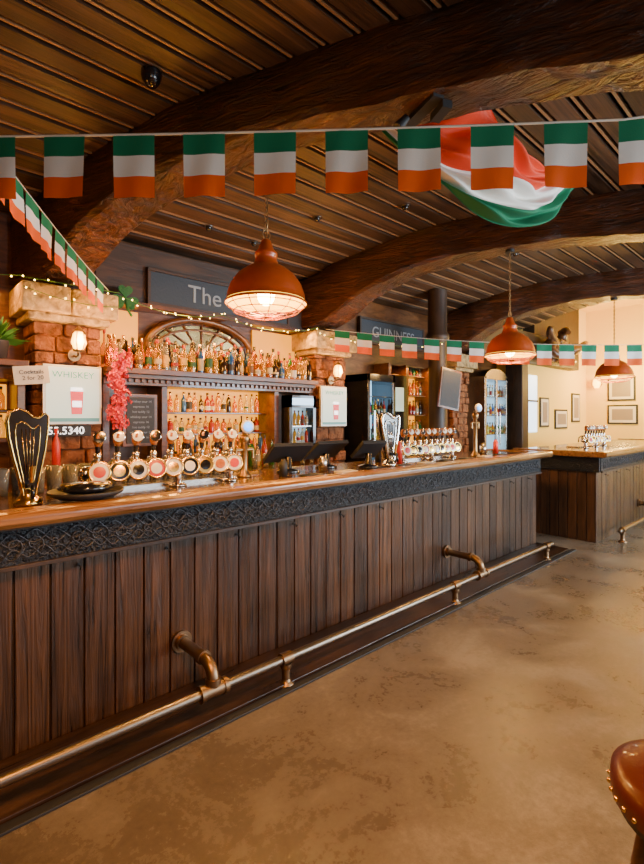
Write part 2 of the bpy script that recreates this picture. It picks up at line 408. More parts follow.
def footrail(x0,x1,yr,ywall,elbows,posts,par,z=.15,dz=.125,r=.085):
    b=B('foot_rail',((x0+x1)/2,yr,z)).m('rail')
    b.cyl((x0,yr,z),(x1,yr,z),.024,seg=20)
    b.sph((x1,yr,z),.026); b.sph((x0,yr,z),.026)
    for x in posts:
        b.m('joint').cyl((x-.035,yr,z),(x+.035,yr,z),.034,seg=20).cyl((x,yr,.02),(x,yr,z-.01),.024,seg=14).lathe([(0,0),(.05,0),(.05,.01),(.03,.02),(.024,.04)],(x,yr,.0),16)
        b.lathe([(.03,0),(.034,.01),(.034,.03)],(x,yr,z-.055),16)
    for x in elbows:
        zt=z+dz
        pts=[(x,ywall,zt)]
        for k in range(13):
            a=k/12*math.pi/2
            pts.append((x,yr+r-r*math.sin(a),zt-r+r*math.cos(a)))
        pts.append((x,yr,z))
        b.m('joint').tube(pts,.030,18)
        b.cyl((x,ywall-.0,zt),(x,ywall-.018,zt),.058,seg=24).cyl((x,ywall-.018,zt),(x,ywall-.04,zt),.04,seg=20).cyl((x,yr+r+.03,zt),(x,yr+r+.0,zt),.038,seg=20)
        b.cyl((x,yr,z+.06),(x,yr,z+.03),.038,seg=20).cyl((x-.06,yr,z),(x+.06,yr,z),.035,seg=20)
        b.cyl((x-.075,yr,z),(x-.052,yr,z),.041,seg=20).cyl((x+.052,yr,z),(x+.075,yr,z),.041,seg=20)
    return b.done(parent=par)
footrail(-1.7,5.3,2.12,2.47,[1.22,3.83],[-.6,1.68,3.42,5.18],bar1)
footrail(6.5,10.4,1.80,2.0,[8.05],[6.6,9.2],bar2)

# ------------------------------------------------------------------ bottles
def bottle(b,x,y,z,h=None,r=None,lab=.6):
    h=h or U(.24,.33); r=r or U(.030,.042)
    k=random.choice([0,0,1,1,2,3,3,4,4,5,6,7,7]); sh=random.choice([.5,.58,.64,.7])
    b.m(BOT[k]).lathe([(0,0),(r*.95,0),(r,.01),(r,sh*h),(r*.75,(sh+.08)*h),(r*.36,(sh+.16)*h),(r*.33,.9*h)],(x,y,z),10)
    if R()<lab:
        l0=U(.1,.25); l1=U(.12,.28)
        if sh-l1-l0>.05: b.m(random.choice(LAB)).lathe([(r*1.03,l0*h),(r*1.03,(sh-l1)*h)],(x,y,z),10)
    b.m(random.choice([LAB[1],M['gold'],LAB[2],BOT[4],LAB[5]])).lathe([(r*.4,.87*h),(r*.42,.99*h),(0,h)],(x,y,z),8)
b=B('back_bar_shelving',(2.7,4.5,1.4))
b.m('mahog')
bx0,bx1=1.44,3.91
b.box(bx0,bx1,4.30,4.74,1.90,1.95).box(bx0,bx1,4.34,4.74,1.86,1.90).box(bx0,bx1,4.38,4.74,1.80,1.86)
b.box(bx0,bx1,3.98,4.74,0,.95)
x=bx0+.03
while x<bx1-.05: b.box(x,x+.03,4.36,4.39,1.825,1.86); x+=.06
for x in (bx0,1.98,3.32,bx1-.06): b.box(x,x+.06,4.40,4.74,.95,1.80)
for z,yy in((1.14,4.55),(1.34,4.60),(1.56,4.60)): b.m('mahog').box(2.04,3.32,yy-.04,4.72,z-.02,z)
b.m('amber').box(2.04,3.32,4.72,4.74,.95,1.8)
b.m('top').box(bx0,bx1,3.94,4.4,.95,.985)
n=20; cx=2.56; cz=2.2; rx=.62; rz=.34
outer=[(cx+rx*math.cos(math.pi*k/n),4.66,cz+rz*math.sin(math.pi*k/n)) for k in range(n+1)]
b.m('mirror').prism([(cx+.56*math.cos(math.pi*k/n),4.70,cz+.29*math.sin(math.pi*k/n)) for k in range(n+1)]+[(cx-.56,4.70,1.95),(cx+.56,4.70,1.95)],(0,.03,0))
b.m('mahog').tube(outer,.035,8).box(cx-.66,cx-.59,4.6,4.74,1.95,2.2).box(cx+.59,cx+.66,4.6,4.74,1.95,2.2)
b.tube([(cx+.5*math.cos(math.pi*k/n),4.68,cz+.24*math.sin(math.pi*k/n)) for k in range(n+1)],.014,6)
for k in range(1,8):
    a=math.pi*k/8; b.tube([(cx+.22*math.cos(a),4.69,cz+.1*math.sin(a)),(cx+.6*math.cos(a),4.68,cz+.32*math.sin(a))],.01,5)
b.m('amber').box(bx0+.02,cx-.68,4.72,4.74,1.96,2.54).box(cx+.68,bx1-.02,4.72,4.74,1.96,2.54)
b.m('mahog').box(bx0-.0,bx1,4.52,4.74,2.56,2.60).m('darkx').box(bx0,bx1,4.58,4.74,2.60,3.15)
b.done(.004)
b=B('liquor_bottles',(2.7,4.45,2.0))
for yy,h0,h1 in ((4.38,.2,.30),(4.47,.26,.34),(4.56,.3,.38)):
    x=1.49+U(0,.04)
    while x<3.86:
        if R()<.92: bottle(b,x,yy,1.95,U(h0,h1))
        x+=U(.074,.095)
for z,yy in((.985,4.48),(1.14,4.58),(1.34,4.63),(1.56,4.63)):
    x=2.1
    while x<3.28: bottle(b,x,yy,z,U(.18,.22) if z>1.5 else (U(.15,.19) if z>1.3 else U(.16,.19)),U(.024,.034),.35); x+=U(.06,.08)
x=2.12
while x<3.28: bottle(b,x,4.30,.985,U(.24,.34),U(.03,.038),.5); x+=U(.075,.11)
b.done()
b=B('side_shelving',(.0,4.5,1.5)).m('mahog')
b.box(-1.8,.86,4.3,4.74,1.90,1.95).box(-1.8,.86,4.38,4.74,1.8,1.9).box(-1.8,.86,3.98,4.74,0,.95)
for x in(-1.8,-.9,-.1,.28,.8): b.box(x,x+.06,4.42,4.74,.95,1.8)
b.m('amber').box(.36,.78,4.72,4.74,1.3,1.78)
b.m('mahog').box(.34,.8,4.6,4.74,1.3,1.34).box(.34,.8,4.6,4.74,1.54,1.57)
b.done(.006)
b=B('bottle_row',(.5,4.66,1.4))
for x in (.42,.5,.58,.66,.73): bottle(b,x,4.66,1.34,.19,.028); bottle(b,x,4.66,1.57,.19,.028)
b.done()
b=B('menu_blackboard',(1.74,4.4,1.5)).m('mahog').box(1.60,1.92,4.36,4.40,1.24,1.72).m('slate').box(1.63,1.89,4.352,4.362,1.27,1.69)
o=b.done(.004)
for i in range(8): text(o,'chalk_line_%d'%(i+1),['whiskey sour 14','espresso 16','hot toddy 12'][i%3],(1.76,4.349,1.65-.047*i),.030,'signtx',ex=.001)
b=B('wall_cooler',(3.62,4.3,1.5)).m('blk').box(3.42,3.46,4.25,4.40,1.15,1.76).box(3.78,3.82,4.25,4.40,1.15,1.76).box(3.42,3.82,4.25,4.40,1.15,1.2).box(3.42,3.82,4.25,4.40,1.62,1.76)
b.m('cool').box(3.46,3.78,4.244,4.252,1.65,1.73).m('coolpane').box(3.46,3.78,4.385,4.40,1.2,1.62).m('steel').box(3.46,3.78,4.27,4.385,1.40,1.41)
for z in (1.2,1.41):
    for k in range(5): bottle(b,3.50+k*.06,4.33,z,.18,.022)
b.done()
b=B('glass_door_fridge',(5.15,4.5,1.1)).m('blk').box(4.8,5.38,4.3,4.74,0,.1).box(4.8,4.85,4.3,4.74,.1,2.1).box(5.33,5.38,4.3,4.74,.1,2.1).box(4.8,5.38,4.3,4.74,2.0,2.1).m('cool').box(4.85,5.33,4.70,4.74,.1,2.0).m('chrome')
for z in (.5,.85,1.2,1.55,1.8): b.box(4.85,5.33,4.36,4.7,z-.01,z)
b.cyl((4.9,4.27,1.0),(4.9,4.27,1.6),.012)
for z in (1.2,1.55): 
    for k in range(7): bottle(b,4.9+k*.062,4.42,z,.22,.026)
b.done(.004)
b=B('back_shelf_cabinet',(5.9,4.55,1.4)).m('mahog').box(5.42,6.95,4.35,4.74,0,.98)
for x in (5.42,5.83,6.4,6.89): b.box(x,x+.06,4.45,4.74,.98,2.3)
for z in (1.25,1.55,1.85,2.15,2.3): b.box(5.48,6.95,4.5,4.74,z-.02,z)
b.m('amber').box(5.9,6.89,4.72,4.74,1.0,2.13).m('blk').box(5.48,5.83,4.44,4.46,1.0,2.13).m('tv').box(5.56,5.75,4.432,4.441,1.6,1.95)  # glowing pane on the door is a painted bright reflection, not a screen
b.done(.004)
b=B('spirit_bottles',(6.4,4.58,1.7))
for z in (1.25,1.55,1.85,2.15):
    x=5.95
    while x<6.86:
        bottle(b,x,4.6,z,U(.14,.145) if z>2 else U(.2,.26),.032); x+=.085
b.done()
b=B('tall_drinks_fridge',(8.35,4.4,1.2)).m('steel').box(7.9,7.96,4.3,4.74,0,2.25).box(8.7,8.76,4.3,4.74,0,2.25).box(7.9,8.76,4.3,4.74,0,.15).box(8.31,8.36,4.3,4.34,.15,2.2)
b.prism([(8.33+.43*math.cos(math.pi*k/16),4.3,2.2+.2*math.sin(math.pi*k/16)) for k in range(17)],(0,.44,0))
b.m('cool').box(7.96,8.7,4.70,4.74,.15,2.2)
b.m('steel')
for z in (.5,.85,1.2,1.55,1.9): b.box(7.96,8.7,4.4,4.7,z-.012,z)
b.cyl((8.28,4.27,1),(8.28,4.27,1.6),.012).cyl((8.39,4.27,1),(8.39,4.27,1.6),.012)
for z in (1.2,1.55,1.9):
    for k in range(8): bottle(b,8.02+k*.09,4.46,z,.22,.03)
b.done(.004)

def sign(x0,x1,z0,z1,y,parts,size):
    b=B('pub_sign_board',((x0+x1)/2,y,(z0+z1)/2)).m('signbg').box(x0,x1,y,y+.03,z0,z1).m('darkx')
    b.box(x0-.03,x1+.03,y-.015,y+.03,z0-.03,z0).box(x0-.03,x1+.03,y-.015,y+.03,z1,z1+.03).box(x0-.03,x0,y-.015,y+.03,z0,z1).box(x1,x1+.03,y-.015,y+.03,z0,z1)
    o=b.done(.004)
    for i,(tx,xc) in enumerate(parts): text(o,'lettering_%d'%(i+1),tx,(xc,y-.003,(z0+z1)/2-.01),size,'signtx')
    return o
sign(1.93,3.62,2.63,2.93,4.545,[('The',2.52),('Local',3.18)],.25)
sign(5.1,6.6,2.62,2.94,4.70,[('GUINNESS',5.85)],.22)

def screen(x0,x1,z0,z1,y):
    b=B('wall_screen',((x0+x1)/2,y,(z0+z1)/2)).m('ivory').box(x0-.02,x1+.02,y+.006,y+.04,z0-.02,z1+.02).m('tv').box(x0,x1,y,y+.008,z0,z1)
    cx=(x0+x1)/2+.02
    b.m('tvred').prism([(cx-.035,y-.004,z0+.06),(cx+.045,y-.004,z0+.06),(cx+.055,y-.004,z0+.25),(cx-.045,y-.004,z0+.25)],(0,.004,0))
    b.m('led').prism([(cx-.045,y-.004,z0+.25),(cx+.055,y-.004,z0+.25),(cx+.05,y-.004,z0+.28),(cx-.04,y-.004,z0+.28)],(0,.004,0)).box(cx-.03,cx+.04,y-.006,y-.003,z0+.12,z0+.17)
    b.m('tvdk').box(x0,x1,y-.002,y+.001,z0,z0+.03)
    o=b.done(.0); text(o,'screen_text','WHISKEY',((x0+x1)/2,y-.003,z1-.06),.075,'tvdk',ex=.001); return o
screen(.97,1.37,1.47,1.91,4.27)
screen(3.95,4.35,1.42,1.87,4.27)
def sconce(x,z):
    b=B('wall_sconce',(x,4.25,z)).m('brass').cyl((x,4.35,z-.08),(x,4.32,z-.08),.05,seg=14).tube([(x,4.33,z-.08),(x,4.27,z-.10),(x,4.22,z-.09),(x,4.2,z-.05)],.008,6)
    b.lathe([(0,0),(.04,0),(.045,.015),(0,.015)],(x,4.2,z-.06),12)
    b.m('glowglass').lathe([(.035,0),(.055,.05),(.045,.12),(.03,.14),(0,.145)],(x,4.2,z-.045),12)
    b.m('brass').lathe([(.05,.0),(.02,.03),(0,.05)],(x,4.2,z+.1),12)
    for k in range(6):
        a=math.pi*k/3; b.tube([(x+.042*math.cos(a),4.2+.042*math.sin(a),z-.045),(x+.06*math.cos(a),4.2+.06*math.sin(a),z+.01),(x+.045*math.cos(a),4.2+.045*math.sin(a),z+.1)],.004,5)
    b.done()
    l=bpy.data.lights.new('sconce_light','POINT'); l.energy=26; l.color=(1,.44,.08); l.shadow_soft_size=.06
    o=bpy.data.objects.new('sconce_light',l); o.location=(x,4.1,z+.03); bpy.context.scene.collection.objects.link(o)
sconce(1.19,2.10); sconce(4.14,2.05)
b=B('price_ticker',(1.0,4.3,1.41)).m('blkm').box(.92,1.3,4.25,4.29,1.35,1.44)
o=b.done(.003); text(o,'digits','55.5340',(1.11,4.248,1.395),.085,'led',ex=.001)
b=B('paper_notice',(.85,4.2,1.82)).m('pink').obox((.86,4.22,1.83),(.12,0,.012),(0,.004,0),(-.008,0,.07))
o=b.done(); text(o,'note','Cocktails\n 2 for 20',(.86,4.214,1.83),.045,'slate',rot=(math.pi/2,-.1,0),ex=.001)
b=B('flower_garland',(1.5,4.2,1.7)).m('tinsel')
pts=[(1.50+.03*math.sin(t*.6),4.18,2.04-t*.027) for t in range(23)]
b.tube(pts,.02,6)
for p in pts:
    for f_ in range(14):
        a=U(0,6.28); e=U(-1,1); d=Vector((math.cos(a)*math.sqrt(1-e*e),-abs(math.sin(a))*math.sqrt(1-e*e)*.8,e*.6)); c=Vector(p)+d*U(.04,.085)+Vector((0,0,U(-.015,.015)))
        n_=(d+Vector((U(-.5,.5),U(-.5,.2),U(-.5,.5)))).normalized(); s1=n_.orthogonal().normalized(); s2=n_.cross(s1); rr_=U(.012,.020)
        for k in range(6):
            a=2*math.pi*k/6; q=s1*math.cos(a)+s2*math.sin(a); t_=s1*-math.sin(a)+s2*math.cos(a)
            b.f([b.v(c),b.v(c+q*rr_*.6+t_*rr_*.5+n_*.006),b.v(c+q*rr_*1.2+n_*.012),b.v(c+q*rr_*.6-t_*rr_*.5+n_*.006)])
b.done(fix=False)
b=B('shamrock_decoration',(1.58,4.2,2.62)).m('sham')
for a in (90,210,330):
    a=math.radians(a); c=Vector((1.66+.065*math.cos(a),4.45,2.6+.065*math.sin(a)))
    pts=[]
    for k in range(20):
        t=2*math.pi*k/20; hx=16*math.sin(t)**3/17*.07; hy=(13*math.cos(t)-5*math.cos(2*t)-2*math.cos(3*t)-math.cos(4*t))/17*.07
        rot=a-math.pi/2
        pts.append((c.x+hx*math.cos(rot)-hy*math.sin(rot),4.45,c.z+hx*math.sin(rot)+hy*math.cos(rot)))
    b.prism(pts,(0,.02,0))
b.tube([(1.66,4.46,2.6),(1.68,4.46,2.5),(1.72,4.46,2.44)],.012,6)
b.done()
b=B('potted_plant',(.7,4.45,2.05)).m('pot').lathe([(0,0),(.07,0),(.095,.14),(.1,.15),(.085,.15),(.08,.12),(0,.12)],(.66,4.45,1.95),16).m('leaf')
for k in range(120):
    a=U(0,6.28); e=U(.1,1.3); L=U(.12,.27); d=Vector((math.cos(a)*math.cos(e),math.sin(a)*math.cos(e),math.sin(e)))
    p=Vector((.66,4.45,2.08)); tip=p+d*L-Vector((0,0,.03)); mid=p+d*L*.6; s=d.cross(Vector((0,0,1))).normalized()*.02
    b.f([b.v(p),b.v(mid-s),b.v(tip),b.v(mid+s)])
b.done(fix=False)

# ------------------------------------------------------------------ pendants
def pendant(x,y,z,zt):
    b=B('pendant_lamp',(x,y,z+.2))
    pr=[(.25,0),(.252,.012),(.243,.018),(.238,.06),(.218,.12),(.175,.18),(.12,.222),(.08,.24),(.062,.29),(.07,.297),(.07,.315),(.05,.335),(.03,.39),(.02,.40),(0,.405)]
    b.m('shade').lathe(pr,(x,y,z),44)
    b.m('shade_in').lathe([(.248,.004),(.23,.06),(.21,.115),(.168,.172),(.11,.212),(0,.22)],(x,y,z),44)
    b.m('ivory').lathe([(.03,.21),(.03,.14)],(x,y,z),16)
    b.m('bulb').sph((x,y,z+.06),.055,16,10,(1,1,1.25))
    b.m('shade')
    for rr,zz in ((.235,-.012),(.2,-.045),(.13,-.07)):
        b.tube([(x+rr*math.cos(2*math.pi*k/32),y+rr*math.sin(2*math.pi*k/32),z+zz) for k in range(32)],.0035,5,True)
    for k in range(12):
        a=2*math.pi*k/12; b.tube([(x+r*math.cos(a),y+r*math.sin(a),z+q) for r,q in((.245,.005),(.235,-.012),(.2,-.045),(.13,-.07),(.0,-.078))],.003,5)
    b.m('brass').tube([(x+.028*math.cos(2*math.pi*k/14),y,z+.43+.03*math.sin(2*math.pi*k/14)) for k in range(14)],.005,5,True)
    zz=z+.46; i=0
    while zz<zt-.01:
        ax=(1,0) if i%2 else (0,1)
        b.tube([(x+.010*math.cos(2*math.pi*k/8)*ax[0],y+.010*math.cos(2*math.pi*k/8)*ax[1],zz+.018*math.sin(2*math.pi*k/8)) for k in range(8)],.003,4,True)
        zz+=.028; i+=1
    b.tube([(x+.006,y,z+.42),(x+.012,y,(z+zt)/2),(x+.006,y,zt)],.0035,5)
    b.m('blkm').cyl((x,y,zt-.03),(x,y,zt+.0),.045,seg=14)
    b.done()
    l=bpy.data.lights.new('pendant_light','SPOT'); l.energy=110; l.color=(1,.52,.14); l.shadow_soft_size=.1; l.spot_size=math.radians(150); l.spot_blend=.6
    o=bpy.data.objects.new('pendant_light',l); o.location=(x,y,z+.0); bpy.context.scene.collection.objects.link(o)
for (x,y,z) in ((1.754,2.41,2.2),(4.79,2.33,2.14),(7.82,2.24,2.09)): pendant(x,y,z,interp(BP,y)+.005)

# ------------------------------------------------------------------ bunting
def flag(b,top,dirv,w,h,seed):
    rr=random.Random(seed); ph=rr.uniform(0,6); am=rr.uniform(.003,.008); tw=rr.uniform(-.15,.15)
    d=Vector(dirv); d.normalize(); nrm=d.cross(Vector((0,0,1))).normalized()
    def fn(u,v):
        s=(u-.5)*w
        off=am*math.sin(u*7+ph+v*2)*(.3+v)+tw*v*h*.2+ (u-.5)*tw*.12*v
        return Vector(top)+d*s*(1-.02*v)-Vector((0,0,1))*(v*h)+nrm*off
    b.grid(fn,8,9,lambda u,v:'green' if v<1/3 else('white' if v<2/3 else 'orange'))
def bunting(o,fn,ts,w,h,r=.0035,n=40,ta=0,tb=1):
    b=B('flag_bunting',o); pts=[Vector(fn(ta+(tb-ta)*i/n)) for i in range(n+1)]
    b.m('cord').tube(pts,r,5)
    for k,t in enumerate(ts):
        p=Vector(fn(t)); q=Vector(fn(t+.005))-Vector(fn(t-.005)); flag(b,p,q,w,h,k*13+int(o[0]*100))
    return b.done(fix=False)
def f1(t):
    z=2.79+.02*t-.04*t*(1-t)*1.2
    if t<0: z=2.79-.06*t
    if t>1: z=2.81+(t-1)*1.15
    return (.404+2.056*t,2.62-2.03*t,z)
bunting((1.4,1.6,2.8),f1,[(-4+71.7*k)/644 for k in range(-2,12) ],.19,.285,ta=-1.03,tb=1.42,n=60,r=.0055)
S=Vector((.3,2.72,2.9)); E=Vector((1.43,4.23,2.585))
bunting((.9,3.5,2.7),lambda t:S.lerp(E,t)-Vector((0,0,.12*t*(1-t))),[.12+.098*k for k in range(9)],.15,.23,ta=-.02)
S3=Vector((3.95,4.22,2.57)); E3=Vector((7.9,.55,2.45))
def f3(t): p=S3.lerp(E3,t); p.z-=.5*t*(1-t); return p
L3=(E3-S3).length
bunting((5.9,2.4,2.4),f3,[(.2+.27*k)/L3 for k in range(19)],.18,.25)

def poly(P,t):
    n=len(P)-1; i=min(int(t*n),n-1); f=t*n-i
    p0=P[max(i-1,0)];p1=P[i];p2=P[i+1];p3=P[min(i+2,n)]
    return .5*((2*p1)+(p2-p0)*f+(2*p0-5*p1+4*p2-p3)*f*f+(3*p1-p0-3*p2+p3)*f**3)
TP=[Vector(p) for p in ((2.46,2.06,3.50),(2.66,1.78,3.45),(2.90,1.54,3.54),(3.25,1.50,3.34),(3.60,1.48,3.34))]
BO=[Vector(p) for p in ((2.42,2.12,3.46),(2.85,1.85,3.08),(3.40,1.64,2.90),(3.92,1.55,3.12),(4.28,1.50,3.44))]
def swag(u,v):
    p=poly(TP,u).lerp(poly(BO,u),v)
    e=math.sin(math.pi*u)
    p.z-=.10*e*math.sin(math.pi*v)*1.0
    fold=math.sin((u*.55+v)*22)*.6+math.sin((v-u*.3)*37+1)*.4
    p.y+=.075*fold*e; p.z+=.026*fold*e*(.3+v*.7)
    p.z=min(p.z,interp(CP,p.y)-.02)
    return p
b=B('draped_ceiling_flag',(3.2,1.7,3.2)); b.grid(swag,60,70,lambda u,v:'redcloth' if v<.44 else('white' if v<.74 else 'green')); b.done(fix=False)

# ------------------------------------------------------------------ beer taps
faces=['ivory','blk','ivory','redplastic','ivory','blk','gold','ivory']; inn=['redplastic','gold','blk','ivory','gold','ivory','blk','knob']
def taps(x0,x1,n,y,zb=1.088,s=1.0):
    b=B('beer_tap_bank',((x0+x1)/2,y,zb+.15))
    zc=zb+.105*s
    b.m('chrome').cyl((x0-.06,y,zc),(x1+.06,y,zc),.034*s,seg=20).sph((x0-.06,y,zc),.034*s).sph((x1+.06,y,zc),.034*s)
    for x in (x0,(x0+x1)/2+.05,x1): b.cyl((x,y,zb),(x,y,zc),.024*s,seg=14).lathe([(0,0),(.05*s,0),(.05*s,.012),(.025*s,.02)],(x,y,zb),16)
    b.m('steel').box(x0-.08,x1+.08,y+.06,y+.22,zb,zb+.018)
    ax=Vector((-.35,-1,.22)).normalized()
    for k in range(n):
        x=x0+(x1-x0)*k/(n-1)
        c=Vector((x,y-.035*s,zc+.0))
        b.m('chrome').cyl(c,c+ax*.03*s,.02*s,seg=12)
        b.m('gold').lathe([(0,0),(.050*s,0),(.053*s,.008*s),(.048*s,.014*s),(.043*s,.012*s)],c+ax*.03*s,26,ax)
        b.m(faces[k%8]).lathe([(.044*s,0.002),(0,.006)],c+ax*.038*s,26,ax)
        b.m(inn[k%8]).lathe([(.028*s,.0),(.0,.003)],c+ax*.044*s,18,ax)
        b.m('chrome').cyl((x,y,zc+.02*s),(x,y,zc+.075*s),.016*s,seg=12).tube([(x,y,zc+.06*s),(x,y+.06*s,zc+.055*s),(x,y+.085*s,zc+.03*s),(x,y+.09*s,zc-.03*s)],.009*s,8)
        b.sph((x,y,zc+.08*s),.02*s,10,6)
        b.m('blk').cyl((x,y,zc+.09*s),(x,y-.008,zc+.14*s),.010*s,.015*s,seg=10)
        b.m('knob').lathe([(0,0),(.015,0),(.025,.02),(.027,.05),(.019,.07),(0,.075)],(x,y-.008,zc+.13*s),12,(0,-.15,1))
        c2=Vector((x,y-.034,zc+.175*s))
        b.m('chrome').lathe([(0,0),(.029*s,0),(.030*s,.005),(.026*s,.007)],c2,18,ax); b.m('ivory' if k%3 else 'blk').lathe([(.026*s,.005),(0,.007)],c2,18,ax)
    return b.done()
taps(.87,1.70,9,2.74,s=1.1)
taps(3.58,4.42,10,2.78)
taps(7.15,7.9,8,2.4)

def harp(x,y,face,edge,w=1.0,er=.0045):
    b=B('harp_beer_font',(x,y,1.3)); z=1.088
    out=[(-.03,.05),(-.045,.12),(-.075,.22),(-.10,.32),(-.108,.40),(-.095,.44),(-.05,.455),(-.01,.44),(.02,.415),(.05,.41),(.085,.435),(.10,.42),(.098,.36),(.085,.27),(.06,.16),(.035,.05)]
    out=[(a*w,c) for a,c in out]
    P=[(x+a,y-.022,z+c) for a,c in out]
    b.m(face).prism(P,(0,.044,0))
    for yy in (-.002,.046): b.m(edge).tube([(p[0],p[1]+yy,p[2]) for p in P],er,8,True)
    ins=[(a*.62,.08+(c-.05)*.78) for a,c in out]
    b.m(edge).tube([(x+a-.004,y-.025,z+c) for a,c in ins],max(.0022,er*.5),5,True)
    for k in range(4):
        t=(-.04+k*.022)*w; b.tube([(x+t,y-.026,z+.36),(x+t*.4,y-.026,z+.13)],er*.3,4)
    b.m(edge).lathe([(0,0),(.06,0),(.065,.012),(.05,.03),(.035,.05),(.03,.08),(0,.08)],(x,y,z),24)
    b.m('blk').cyl((x,y-.03,z+.10),(x,y-.09,z+.10),.014,seg=12).tube([(x,y-.085,z+.10),(x,y-.095,z+.07),(x,y-.095,z+.04)],.009,8)
    b.m('gold').cyl((x,y-.07,z+.11),(x,y-.085,z+.19),.008,.013,seg=10)
    b.done()
harp(.52,2.62,'blk','gold',.8); harp(3.24,2.66,'blk','chrome',1.1,.012)
def column_tap(x,y,h,badge):
    b=B('tap_column',(x,y,1.35)); z=1.088
    b.m('brass').lathe([(0,0),(.05,0),(.05,.012),(.03,.03),(.022,.06),(.022,h-.1),(.035,h-.08),(.035,h-.05),(.024,h-.03),(0,h-.02)],(x,y,z),20)
    b.m('ivory').lathe([(0,0),(.046,0),(.046,.02),(0,.025)],(x,y-.03,z+h+.02),20,(-.2,-1,.1))
    b.m(badge).lathe([(0,0),(.034,0),(0,.004)],(x-.005,y-.054,z+h+.023),20,(-.2,-1,.1))
    b.m('brass').cyl((x,y,z+h-.03),(x,y,z+h-.01),.015).cyl((x-.07,y,z+h-.14),(x+.07,y,z+h-.14),.012)
    for d in (-.07,.07): b.cyl((x+d,y,z+h-.14),(x+d,y,z+h-.2),.010)
    b.done()
column_tap(4.75,2.7,.5,'blue'); column_tap(1.88,2.84,.33,'blue')

def pos(x,y,a=0,w=.30):
    b=B('pos_terminal',(x,y,1.2)).m('blk')
    z=1.088
    b.lathe([(0,0),(.09,0),(.09,.015),(.03,.03),(.025,.12),(0,.12)],(x,y,z),18)
    ca,sa=math.cos(a),math.sin(a)
    n=Vector((sa*.6,ca*.6,.8)).normalized(); ax=Vector((ca,-sa,0)); up=n.cross(ax).normalized()
    c=Vector((x,y,z+.15))
    b.m('blkm').obox(c,ax*w/2,up*.11,n*.015)
    b.m('blk').obox(c+n*.016,ax*(w/2-.012),up*.098,n*.002)
    b.done(.004)
pos(2.28,2.85,.15,.34); pos(2.72,2.9,-.05,.36); pos(3.0,2.68,.2,.24)
B('round_drinks_tray',(.7,2.72,1.11)).m('blkm').lathe([(0,0),(.13,0),(.17,.02),(.175,.035),(.168,.035),(.16,.022),(.12,.012),(0,.012)],(.76,2.56,1.107),32).m('blk').lathe([(0,.03),(.1,.03),(.13,.045),(.11,.07),(0,.078)],(.76,2.56,1.107),32).done()
b=B('pint_glasses',(.6,2.98,1.15)).m('glass')
for i in range(22):
    for j in range(2):
        b.lathe([(0,0),(.026,0),(.036,.14),(.034,.14),(.025,.006),(0,.006)],(.05+i*.085,3.0+j*.075,1.088),12)
b.done()
b=B('cocktail_glasses',(3,4.05,1.0)).m('glass')
for i in range(14): b.lathe([(0,0),(.026,0),(.036,.14),(.034,.14),(.025,.006),(0,.006)],(1.55+i*.16,4.08+.03*(i%2),.985),12)
b.done()
b=B('condiment_caddies',(2.5,3,1.12))
for (x,y,w,h,mt) in ((2.52,2.72,.07,.12,'steel'),(3.46,2.72,.05,.2,'redplastic'),(3.45,2.95,.08,.13,'blkm'),(2.1,2.68,.06,.12,'blkm'),(3.4,2.85,.05,.14,'steel'),(5.1,2.8,.08,.12,'steel'),(5.3,2.75,.06,.16,'redplastic')):
    b.m(mt).lathe([(0,0),(w/2,0),(w/2,h*.8),(w/2*.6,h*.9),(w/2*.6,h),(0,h)],(x,y,1.088),14)
for i in range(9):
    x=2.2+i*.35
    b.m(['slate','pink','blkm'][i%3]).box(x,x+.17,2.54,2.63,1.088,1.096)
b.done()
B('red_squeeze_bottle',(1.0,4.1,1.1)).m('redplastic').lathe([(0,0),(.03,0),(.03,.3),(.012,.36),(.012,.42),(0,.42)],(1.0,4.1,1.0),14).done()
B('service_counter',(.3,4.15,.9)).m('mahog').box(.88,1.43,3.95,4.32,0,1.0).done(.01)

b=B('hanging_chalkboard',(5.82,3.72,1.87)).m('mahog')
c=Vector((5.83,3.70,1.9)); ax=Vector((.95,-.22,-.16)).normalized(); up=Vector((.17,0,.98)).normalized(); n=ax.cross(up)
b.obox(c,ax*.19,up*.28,n*.015).m('slate').obox(c-n*.016*(-1 if n.y<0 else 1),ax*.165,up*.25,n*.003)
b.m('blkm').cyl(c,(6.0,3.95,2.0),.012); b.done()

b=B('driftwood_ornament',(10.5,4.0,2.9)).m('mahog')
rr=random.Random(3)
for k in range(16):
    p=Vector((10.3+rr.uniform(-.45,.5),3.98,2.85+rr.uniform(-.05,.25))); pts=[p.copy()]; d=Vector((rr.uniform(-1,1),rr.uniform(-.3,.1),rr.uniform(-.5,.5))).normalized()
    for j in range(5): d=(d+Vector((rr.uniform(-.8,.8),rr.uniform(-.2,.2),rr.uniform(-.8,.6)))).normalized(); p=p+d*.12; p.y=min(p.y,4.02); p.z=min(max(p.z,2.7),3.3); pts.append(p.copy())
    b.tube(pts,[.13*(1-j/8) for j in range(6)],9)
b.done()
def pic(name,axis,a0,a1,z0,z1,pos_):
    b=B(name,(pos_,0,0) if axis=='x' else ((a0+a1)/2,pos_,(z0+z1)/2))
    if axis=='x': b.m('blkm').box(pos_-.03,pos_,a0,a1,z0,z1).m('pink').box(pos_-.034,pos_-.028,a0+.04,a1-.04,z0+.04,z1-.04).m('photo').box(pos_-.037,pos_-.03,a0+.1,a1-.1,z0+.1,z1-.1)
    else: b.m('blkm').box(a0,a1,pos_-.03,pos_,z0,z1).m('pink').box(a0+.04,a1-.04,pos_-.034,pos_-.028,z0+.04,z1-.04).m('photo').box(a0+.1,a1-.1,pos_-.037,pos_-.03,z0+.1,z1-.1)
    b.done(.004)
